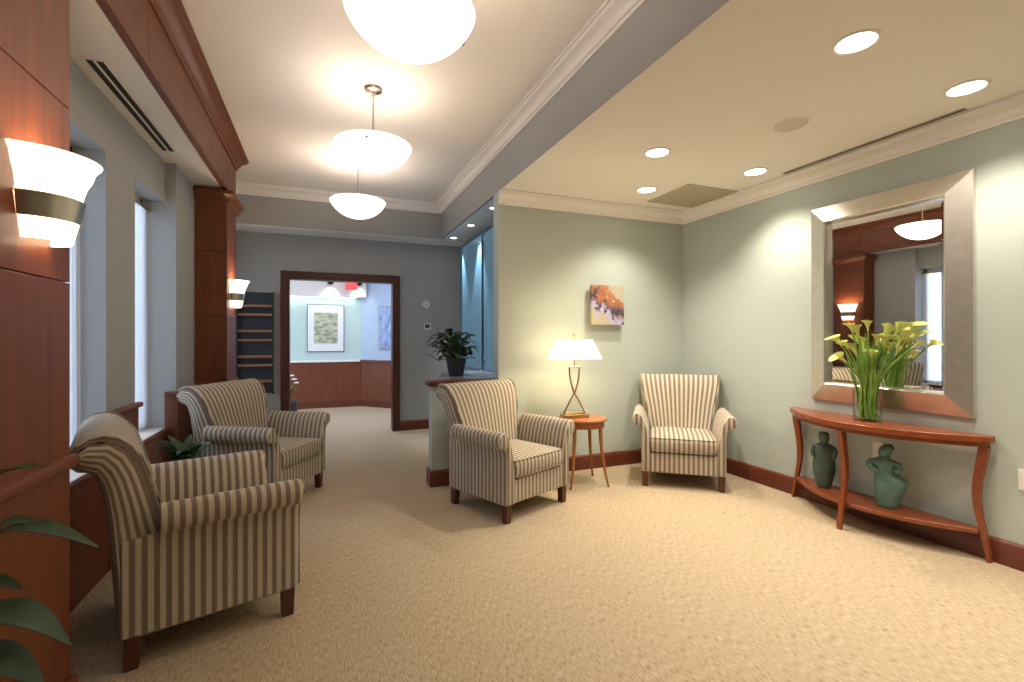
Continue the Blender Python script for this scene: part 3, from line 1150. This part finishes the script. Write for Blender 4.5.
# ------------------------------------------------------------------ pendants
def make_pendant():
    p = empty('pendant_light', (0, 0, ZT))
    obj('canopy', MB().lathe([(.0, -.001), (.062, -.001), (.066, -.008), (.060, -.022), (.03, -.03), (.012, -.034), (.0, -.034)], 28, cap0=False, cap1=False), M_NICKEL, p)
    obj('coupling', MB().lathe([(.0, -.034), (.012, -.034), (.014, -.05), (.010, -.062), (.0, -.064)], 14, cap0=False, cap1=False), M_NICKEL, p)
    obj('stem', MB().tube([(0, 0, -.06), (0, 0, -.41)], .007, 10), M_NICKEL, p)
    zr, zb, rr = -.415, -.580, .268
    prof = []
    for i in range(17):
        a = i / 16 * R(68)
        prof.append((rr * math.sin(a) / math.sin(R(68)), zb + (zr - zb) * (1 - math.cos(a)) / (1 - math.cos(R(68)))))
    prof2 = [(r * .975, z + .008) for r, z in prof[::-1]]
    bowl = obj('bowl', MB().lathe(prof + prof2, 48, cap0=False, cap1=False), M_BOWL, p, smooth=60)
    for k in range(3):
        a = R(-105) + k * 2 * PI / 3
        rr2, zz = rr * .93, zr - .032
        obj('screw_cap', MB().sphere((rr2 * math.cos(a), rr2 * math.sin(a), zz), .0115, 10, 6), M_NICKEL, p)
    for k in range(3):
        a = R(-105) + k * 2 * PI / 3
        obj('hanger_arm', MB().tube([(0, 0, -.37), (rr * .95 * math.cos(a), rr * .95 * math.sin(a), zr - .04)], .004, 6), M_NICKEL, p)
    obj('hub', MB().lathe([(.0, -.35), (.015, -.352), (.018, -.38), (.0, -.41)], 12, cap0=False, cap1=False), M_NICKEL, p)
    return p


pd = make_pendant()
PL = [(.338, 3.50, 'middle glowing bowl pendant light on a thin stem'), (.345, 2.0, 'nearest bowl pendant light cut by the top of the picture'), (.335, 4.98, 'farthest and smallest bowl pendant light near the doorway header'), (.345, .45, 'bowl pendant light overhead, outside the picture')]
for i, (x, y, lab) in enumerate(PL):
    o = pd if i == 0 else copy_tree(pd)
    o.location = (x, y, ZT)
    tag(o, lab, 'pendant light', 'bowl pendant lights')
    light('pendant_bulb', 'POINT', (0, 0, -.45), 3.0, PEND, o, shadow_soft_size=.05)

# ------------------------------------------------------------------ recessed downlights
def make_down(r=.082, lens=M_DISC):
    p = empty('recessed_downlight', (0, 0, ZC))
    obj('trim_ring', MB().lathe([(r - .006, -.001), (r + .012, -.001), (r + .012, -.004), (r, -.007), (r - .006, -.004)], 36, cap0=False, cap1=False), M_TRIM, p)
    obj('lens', MB().lathe([(.0, -.0015), (r - .006, -.0015), (r - .006, -.003), (.0, -.003)], 36, cap0=False, cap1=False), lens, p)
    return p


DL = [(2.216, 1.40, 'largest recessed downlight, upper middle of the cream ceiling'), (3.165, 1.44, 'recessed downlight beside the slot vent at far upper right'), (2.22, 2.76, 'recessed downlight left of the round ceiling speaker'), (3.20, 2.79, 'recessed downlight near the right wall, at end of the slot vent'), (2.69, 3.49, 'recessed downlight next to the square return grille'),
      (2.216, .05, 'recessed downlight outside the picture at right'), (3.165, .05, 'recessed downlight outside the picture near right wall')]
dn = make_down()
for i, (x, y, lab) in enumerate(DL):
    o = dn if i == 0 else copy_tree(dn)
    o.location = (x, y, ZC)
    tag(o, lab, 'downlight', 'recessed ceiling downlights')
    light('downlight_beam', 'SPOT', (0, 0, -.02), 50, WARM, o, spot_size=R(118), spot_blend=.8, shadow_soft_size=.06)

# niche downlights
dnc = make_down(.042, M_DISCC)
for ch_ in dnc.children:
    if ch_.name.startswith('trim_ring'):
        ch_.data.materials[0] = M_NICKEL
for i, (x, y, lab) in enumerate([(1.62, 4.56, 'small niche downlight nearest the back wall edge'), (1.625, 5.36, 'middle small downlight in the blue niche'), (1.615, 6.12, 'small niche downlight nearest the far wall')]):
    o = dnc if i == 0 else copy_tree(dnc)
    o.location = (x, y, ZC if y < YH else ZC - .012)
    tag(o, lab, 'downlight', 'small niche downlights')
    sl = light('niche_beam', 'SPOT', (.0, 0, -.02), 34, (.86, .93, 1.0), o, spot_size=R(50), spot_blend=.6, shadow_soft_size=.02)
    sl.rotation_euler = (0, R(-6), 0)

# ------------------------------------------------------------------ wall sconces
def make_sconce():
    p = empty('wall_sconce')
    def half(prof, n=24):
        mb = MB()
        rings = []
        for r, z in prof:
            rings.append([(r * math.cos(-PI / 2 + PI * i / n), r * math.sin(-PI / 2 + PI * i / n), z) for i in range(n + 1)])
        return mb.rings(rings, close=False, cap0=False, cap1=False)
    up = [(.103, .128), (.106, .15), (.113, .175), (.126, .20), (.134, .228), (.150, .248), (.146, .248), (.130, .225), (.121, .197), (.108, .17), (.100, .14)]
    obj('upper_glass', half(up), M_SCONCE, p, smooth=60)
    obj('band', half([(.094, .062), (.098, .06), (.110, .128), (.106, .13)]), M_NICKEL, p, smooth=30)
    obj('lower_glass', half([(.080, .0), (.095, .064), (.090, .064), (.076, .004)]), M_SCONCE, p, smooth=60)
    obj('back_plate', MB().box(.0, .012, -.07, .07, .03, .16), M_NICKEL, p, bevel=.004)
    obj('arm', MB().box(.010, .10, -.012, .012, .085, .105), M_NICKEL, p, smooth=0)
    return p


sc = make_sconce()
for i, (y, lab) in enumerate([(1.825, 'large lit flared wall sconce on the foreground wood column'), (5.10, 'small lit flared wall sconce on the farther wood column')]):
    o = sc if i == 0 else copy_tree(sc)
    o.location = (XC + .001, y, 1.562)
    tag(o, lab, 'wall sconce', 'flared wall sconces')
    light('sconce_bulb', 'POINT', (.055, 0, .17), 4, (1.0, .72, .42), o, shadow_soft_size=.02)

# ------------------------------------------------------------------ ceiling fittings
# slot vent in the right ceiling
v = empty('slot_vent', (3.452, 2.15, ZC))
obj('frame', MB().box(-.03, .03, -.58, .58, -.004, -.0005), M_GRILLE, v, smooth=0)
obj('slot', MB().box(-.018, -.004, -.575, .575, -.006, -.003), M_BLACK, v, smooth=0)
obj('slot', MB().box(.006, .018, -.575, .575, -.006, -.003), M_GRILLE, v, smooth=0)
tag(v, 'long thin slot air vent in cream ceiling beside right wall', 'air vent')
v = empty('slot_vent', (-1.005, 3.42, ZC))
obj('frame', MB().box(-.05, .05, -.60, .60, -.004, -.0005), M_TRIM, v, smooth=0)
for xx in (-.034, .008):
    obj('slot', MB().box(xx, xx + .026, -.585, .585, -.007, -.003), M_BLACK, v, smooth=0)
tag(v, 'double slot air vent in soffit above the windows', 'air vent')
g = empty('return_grille', (3.20, 3.50, ZC))
fr = MB()
for s in (-1, 1):
    fr.box(-.28, .28, s * .265 - .015, s * .265 + .015, -.010, -.0005)
    fr.box(s * .265 - .015, s * .265 + .015, -.25, .25, -.010, -.0005)
obj('frame', fr, M_GRILLE, g, smooth=0)
obj('backing', MB().box(-.25, .25, -.25, .25, -.002, -.0005), M_GRILLE, g, smooth=0)
for i in range(24):
    y = -.24 + i * .0209
    obj('slat', MB().add([(-.25, y, -.002), (.25, y, -.002), (.25, y + .012, -.010), (-.25, y + .012, -.010), (-.25, y + .002, -.002), (.25, y + .002, -.002), (.25, y + .014, -.010), (-.25, y + .014, -.010)], [(0, 1, 2, 3), (4, 5, 6, 7), (0, 1, 5, 4), (2, 3, 7, 6), (1, 2, 6, 5), (0, 3, 7, 4)]), M_GRILLE, g, smooth=0)
tag(g, 'square tan return air grille in the ceiling corner', 'air grille')
s_ = empty('ceiling_speaker', (2.69, 2.09, ZC))
obj('rim', MB().lathe([(.092, -.0005), (.102, -.0005), (.102, -.004), (.092, -.006)], 32, cap0=False, cap1=False), M_CEIL, s_)
obj('grille_disc', MB().lathe([(.0, -.0005), (.092, -.0005), (.092, -.004), (.0, -.004)], 32, cap0=False, cap1=False), mat('speaker_cloth', (.66, .61, .53), .9), s_)
tag(s_, 'round flush ceiling speaker between the downlights', 'speaker')

# ------------------------------------------------------------------ far wall fittings
rk = empty('brochure_rack', (-.76, YF, .59))
obj('back_board', MB().box(-.195, .195, -.018, -.0005, 0, 1.25), M_RACK, rk, smooth=0)
for s in (-1, 1):
    obj('side_board', MB().box(s * .195 - .008, s * .195 + .008, -.075, -.0005, -.01, 1.25), M_RACK, rk, smooth=0)
for z in (1.668, 1.56, 1.36, 1.247, 1.045, .938, .74):
    obj('shelf', MB().box(-.186, .186, -.085, -.018, z - .59 - .014, z - .59 + .014), M_SHELF, rk, smooth=0, bevel=.003)
tag(rk, 'tall charcoal brochure rack with wooden shelf strips on far wall', 'brochure rack')
th = empty('wall_thermostat', (1.356, YF, 1.742))
obj('dial', MB().tube([(0, -.0005, 0), (0, -.012, 0), (0, -.03, 0)], [.055, .055, .046], 28), M_WHITEPL, th)
obj('knob', MB().tube([(0, -.03, 0), (0, -.036, 0)], [.02, .018], 16), M_STEEL, th)
tag(th, 'round white thermostat on grey wall right of the doorway', 'thermostat')
cp = empty('control_panel', (1.37, YF, 1.435))
obj('plate', MB().box(-.05, .05, -.02, -.0005, -.05, .05), M_WHITEPL, cp, bevel=.004)
obj('screen', MB().box(-.03, .03, -.022, -.0195, -.022, .030), M_SCREEN, cp, smooth=0)
tag(cp, 'square white control panel with dark screen below round thermostat', 'control panel')


def outlet(y, z, lab):
    o = empty('wall_outlet', (XR, y, z))
    obj('plate', MB().box(-.006, -.0005, -.036, .036, -.058, .058), M_WHITEPL, o, bevel=.002)
    for dz in (-.022, .022):
        obj('socket', MB().box(-.008, -.006, -.016, .016, dz - .014, dz + .014), M_TRIM, o, bevel=.002)
    tag(o, lab, 'wall outlet', 'wall outlets on right wall')


outlet(2.11, .50, 'wall outlet behind the green torso vase')
outlet(1.362, .497, 'wall outlet at right picture edge past the console')

# ------------------------------------------------------------------ next room objects
pf = empty('framed_picture', (.065, Y2, 1.45))
obj('frame', MB().box(-.315, .315, -.025, -.0005, -.43, .43), M_FRAMEBK, pf, smooth=0)
obj('mat_board', MB().box(-.303, .303, -.028, -.024, -.418, .418), M_MATW, pf, smooth=0)
m_print = noise_mat('landscape_print', (.20, .26, .17), (.62, .58, .40), scale=(1, 1, 2.2), nscale=9, detail=6, rough=.6, lo=.35, hi=.62)
obj('print', MB().box(-.20, .20, -.030, -.0275, -.28, .28), m_print, pf, smooth=0)
tag(pf, 'framed landscape print with wide white mat in the next room', 'picture')
q = Vector((.68, Y2)) + d * .68
pb = empty('framed_picture', (q.x - .003, q.y - .003, 1.46), R(-45))
obj('frame', MB().box(-.26, .26, -.025, -.0005, -.39, .39), mat('grey_frame', (.35, .34, .45), .5), pb, smooth=0)
obj('print', MB().box(-.23, .23, -.028, -.0245, -.36, .36), noise_mat('blue_print', (.12, .18, .42), (.45, .55, .80), scale=(2.4, 2.4, 1), nscale=7, detail=6, rough=.4), pb, smooth=0)
tag(pb, 'blue print in thin frame on the pale blue angled wall', 'picture')
for i, (px, lab) in enumerate([(.16, 'black track spotlight above the framed landscape print'), (.64, 'black track spotlight beside the red sign')]):
    p_ = empty('track_spotlight', (px - .02, 8.95, 2.62))
    obj('stem', MB().tube([(0, 0, -.001), (0, 0, -.30)], .012, 8), M_BLACK, p_)
    obj('head', MB().tube([(0, -.05, -.28), (0, .02, -.33), (0, .06, -.37)], [.03, .05, .055], 14), M_BLACK, p_)
    tag(p_, lab, 'spotlight', 'track spotlights in next room')
    sl = light('track_beam', 'SPOT', (0, .07, -.38), 6, (.95, 1.0, .96), p_, spot_size=R(110), spot_blend=.7, shadow_soft_size=.05)
    sl.rotation_euler = (R(12), 0, 0)
ex = empty('lit_sign', (.48, 8.8, 2.62))
obj('stem', MB().tube([(0, 0, -.001), (0, 0, -.26)], .01, 8), M_STEEL, ex)
obj('housing', MB().box(-.10, .10, -.02, .02, -.50, -.26), mat('red_sign_face', (.6, .02, .015), .4), ex, smooth=0, bevel=.004)
bsdf(MATS['red_sign_face']).inputs['Emission Color'].default_value = (1, .06, .04, 1)
bsdf(MATS['red_sign_face']).inputs['Emission Strength'].default_value = .7
tag(ex, 'small glowing red hanging sign in the next room', 'sign')
cv = empty('cove_light', (-.9, Y2 - .085, 2.02))
obj('channel', MB().box(-1.5, 1.5, -.06, .06, -.012, -.0005), M_TRIM, cv, smooth=0)
obj('light_strip', MB().box(-1.48, 1.48, -.045, .045, -.016, -.0115), emit_mat('cove_strip', (.90, 1.0, .94), 5.0), cv, smooth=0)
tag(cv, 'bright light strip under the bulkhead washing the mint wall', 'light strip')
cl = empty('added_panel_light', (.5, 7.4, 2.62))  # unseen panel, added to give the next room cool light
obj('frame', MB().box(-.62, .62, -.32, .32, -.02, -.0005), M_TRIM, cl, smooth=0)
obj('diffuser', MB().box(-.58, .58, -.28, .28, -.024, -.019), emit_mat('added_cool_panel', (.72, .78, 1.0), 22.0), cl, smooth=0)
tag(cl, 'added cool panel light, out of view, brightening the next room', 'added light')

# ------------------------------------------------------------------ curtains
for k, (a, b) in enumerate(WINS):
    cu = empty('sheer_curtain', (XW - .115, (a + b) / 2, WZ0))
    hw = (b - a) / 2
    for s in (-1, 1):
        mb = MB()
        n, wid = 40, (b - a) * .40
        for i in range(n + 1):
            f = i / n
            yb = s * (hw - .012 - wid * f)
            xo = .016 * math.sin(f * 2 * PI * 5.5)
            mb.v += [(xo, yb, .02), (xo * .8, yb, 1.0), (xo * .6, s * (hw - .012 - wid * .93 * f), WZ1 - WZ0 - .07)]
            mb.a += [0, 0, 0]
        for i in range(n):
            for j in range(2):
                mb.f.append((i * 3 + j, (i + 1) * 3 + j, (i + 1) * 3 + j + 1, i * 3 + j + 1))
        obj('curtain_panel', mb, M_SHEER, cu, smooth=60)
    obj('curtain_rod', MB().tube([(.0, -hw + .003, 1.635), (.0, hw - .003, 1.635)], .011, 10), M_BRASS, cu)
    for s in (-1, 1):
        obj('rod_bracket', MB().tube([(0, s * (hw - .001), 1.635), (0, s * (hw - .02), 1.635)], .026, 12), M_BRASS, cu)
    tag(cu, ['white sheer curtain in the window behind the foreground column', 'white sheer curtain in the window left of the second armchair', 'white sheer curtain in the window beyond the farther column'][k], 'curtain', 'sheer window curtains')

# ------------------------------------------------------------------ plants
def leaf_mesh(base_p, tip, width, up=Vector((0, 0, 1)), sag=.15, fold=.25, n=10, shape=.55):
    """leaf from base to tip, arched, folded along the midrib and given thickness"""
    mb = MB()
    base_p, tip = Vector(base_p), Vector(tip)
    axis = tip - base_p
    L = axis.length
    side = axis.cross(up).normalized()
    nrm_ = side.cross(axis).normalized()
    rings = []
    for i in range(n + 1):
        f = i / n
        w = width * .5 * (math.sin(PI * min(1, f ** shape * 1.0)) ** .85) if 0 < f < 1 else .002
        c_ = base_p + axis * f + nrm_ * (math.sin(PI * f) * sag * L)
        row = []
        for q in (-1, -.5, 0, .5, 1):
            row.append(c_ + side * w * q + nrm_ * (abs(q) * w * fold))
        rings.append(row + [p - nrm_ * .0012 for p in row[::-1]])
    mb.rings(rings)
    return mb


def plant(name, loc, pot_prof, leaves, lab, cat='potted plant', mleaf=None, soil_z=None, soil_r=None, mpot=None):
    p = empty(name, loc)
    L0 = Vector(loc)
    obj('pot', MB().lathe(pot_prof, 32, cap0=False, cap1=False), mpot or M_POT, p)
    obj('soil', MB().lathe([(.0, soil_z - .01), (soil_r, soil_z - .01), (soil_r, soil_z), (.0, soil_z)], 24, cap0=False, cap1=False), M_SOIL, p)
    for (b, tp, wd, sag) in leaves:
        b, tp = Vector(b) - L0, Vector(tp) - L0
        root = Vector((b.x * .08, b.y * .08, soil_z - .005))
        ctl = Vector((b.x * .35, b.y * .35, soil_z + (b.z - soil_z) * .75))
        if (b - root).length > .03:
            st_ = obj('stem', MB().tube(bez(root, ctl, b, 6), .005, 6), M_STEM, p)
        obj('leaf', leaf_mesh(b, tp, wd, sag=sag), mleaf or M_LEAF, p, smooth=35)
    tag(p, lab, cat)
    return p


# foreground plant at lower left: pot just outside the picture, leaves reach in
FP = (-.62, 1.12, 0)
lv = [(pix(-30, 492, .95), pix(46, 467, .95), .075, .10),
      (pix(-45, 556, .92), pix(98, 547, .92), .075, .16),
      (pix(-40, 590, .90), pix(22, 588, .90), .06, .08),
      (pix(-45, 622, .88), pix(71, 645, .90), .085, .16),
      (pix(-50, 660, .86), pix(46, 690, .88), .085, .14),
      (pix(-60, 700, .90), pix(30, 740, .90), .08, .12)]
for k in range(9):
    a = R(130 + k * 28)
    r0, r1 = .05, rnd.uniform(.13, .17)
    z = rnd.uniform(.55, .95)
    lv.append(((FP[0] + r0 * math.cos(a), FP[1] + r0 * math.sin(a), z), (FP[0] + r1 * math.cos(a), FP[1] + r1 * math.sin(a) * 2.0, z + .04), .07, .15))
plant('leafy_plant', FP, [(.0, .0), (.10, .0), (.115, .02), (.145, .30), (.15, .32), (.135, .32), (.13, .28), (.0, .28)], lv, 'dark green broad leaf plant reaching in at the lower left corner', mleaf=M_LEAF, soil_z=.285, soil_r=.131)

# floor plant between the chairs by the windows
PX, PY = -.80, 3.55
lv = []
for k in range(30):
    a = rnd.uniform(0, 2 * PI)
    r0 = rnd.uniform(.02, .07)
    r1 = rnd.uniform(.10, .19)
    z0 = rnd.uniform(.44, .55)
    lv.append(((PX + r0 * math.cos(a), PY + r0 * math.sin(a), z0), (PX + r1 * math.cos(a), PY + r1 * math.sin(a), z0 + rnd.uniform(.03, .13)), .06, .12))
plant('leafy_plant', (PX, PY, 0), [(.0, .0), (.11, .0), (.12, .02), (.14, .40), (.145, .42), (.13, .42), (.125, .39), (.0, .39)], lv, 'low green plant between the two left armchairs', mleaf=M_LEAF, soil_z=.395, soil_r=.126)

# plant on the ledge
QX, QY, QZ = 1.24, 4.60, .90
lv = []
for k in range(95):
    a = rnd.uniform(0, 2 * PI)
    el = rnd.uniform(.1, 1)
    r0 = rnd.uniform(.03, .18)
    z0 = QZ + .22 + el * .27 - r0 * .65
    r1 = r0 + rnd.uniform(.08, .14)
    lv.append(((QX - .03 + r0 * math.cos(a), QY + r0 * math.sin(a), z0), (QX - .03 + r1 * math.cos(a), QY + r1 * math.sin(a), z0 + rnd.uniform(-.09, .06)), .068, .14))
plant('leafy_plant', (QX, QY, QZ), [(.0, .0), (.065, .0), (.075, .01), (.10, .15), (.105, .17), (.092, .17), (.088, .15), (.0, .15)], lv, 'bushy dark green potted plant on the ledge beside blue glass', soil_z=.155, soil_r=.089)

# flowering plant inside the next room by the door frame
WX, WY = -.47, 7.75
fp_ = plant('flowering_plant', (WX, WY, 0), [(.0, .0), (.11, .0), (.12, .02), (.14, .32), (.145, .34), (.13, .34), (.125, .31), (.0, .31)],
            [((WX + .03 * math.cos(k), WY + .03 * math.sin(k), .44 + .02 * (k % 4)), (WX + .15 * math.cos(k), WY + .15 * math.sin(k), .52 + .04 * (k % 3)), .06, .14) for k in range(12)],
            'white flowering plant just inside the next room doorway', mleaf=mat('leaf_lime', (.16, .25, .04), .5), soil_z=.315, soil_r=.126)
for (dx_, dy_, dz_) in [(.09, -.02, .66), (.05, .05, .71), (-.03, 0, .69), (.11, .06, .60)]:
    f_ = obj('stem', MB().tube([(dx_ * .2, dy_ * .2, .31), (dx_ * .6, dy_ * .6, .5), (dx_, dy_, dz_ - .03)], .004, 6), M_STEM, fp_)
    mb = MB()
    for k in range(6):
        a = k * PI / 3
        mb.sphere((dx_ + .022 * math.cos(a), dy_ + .022 * math.sin(a), dz_), (.018, .018, .012), 8, 6)
    mb.sphere((dx_, dy_, dz_ + .005), .014, 8, 6)
    obj('blossom', mb, M_FLOWERW, fp_)
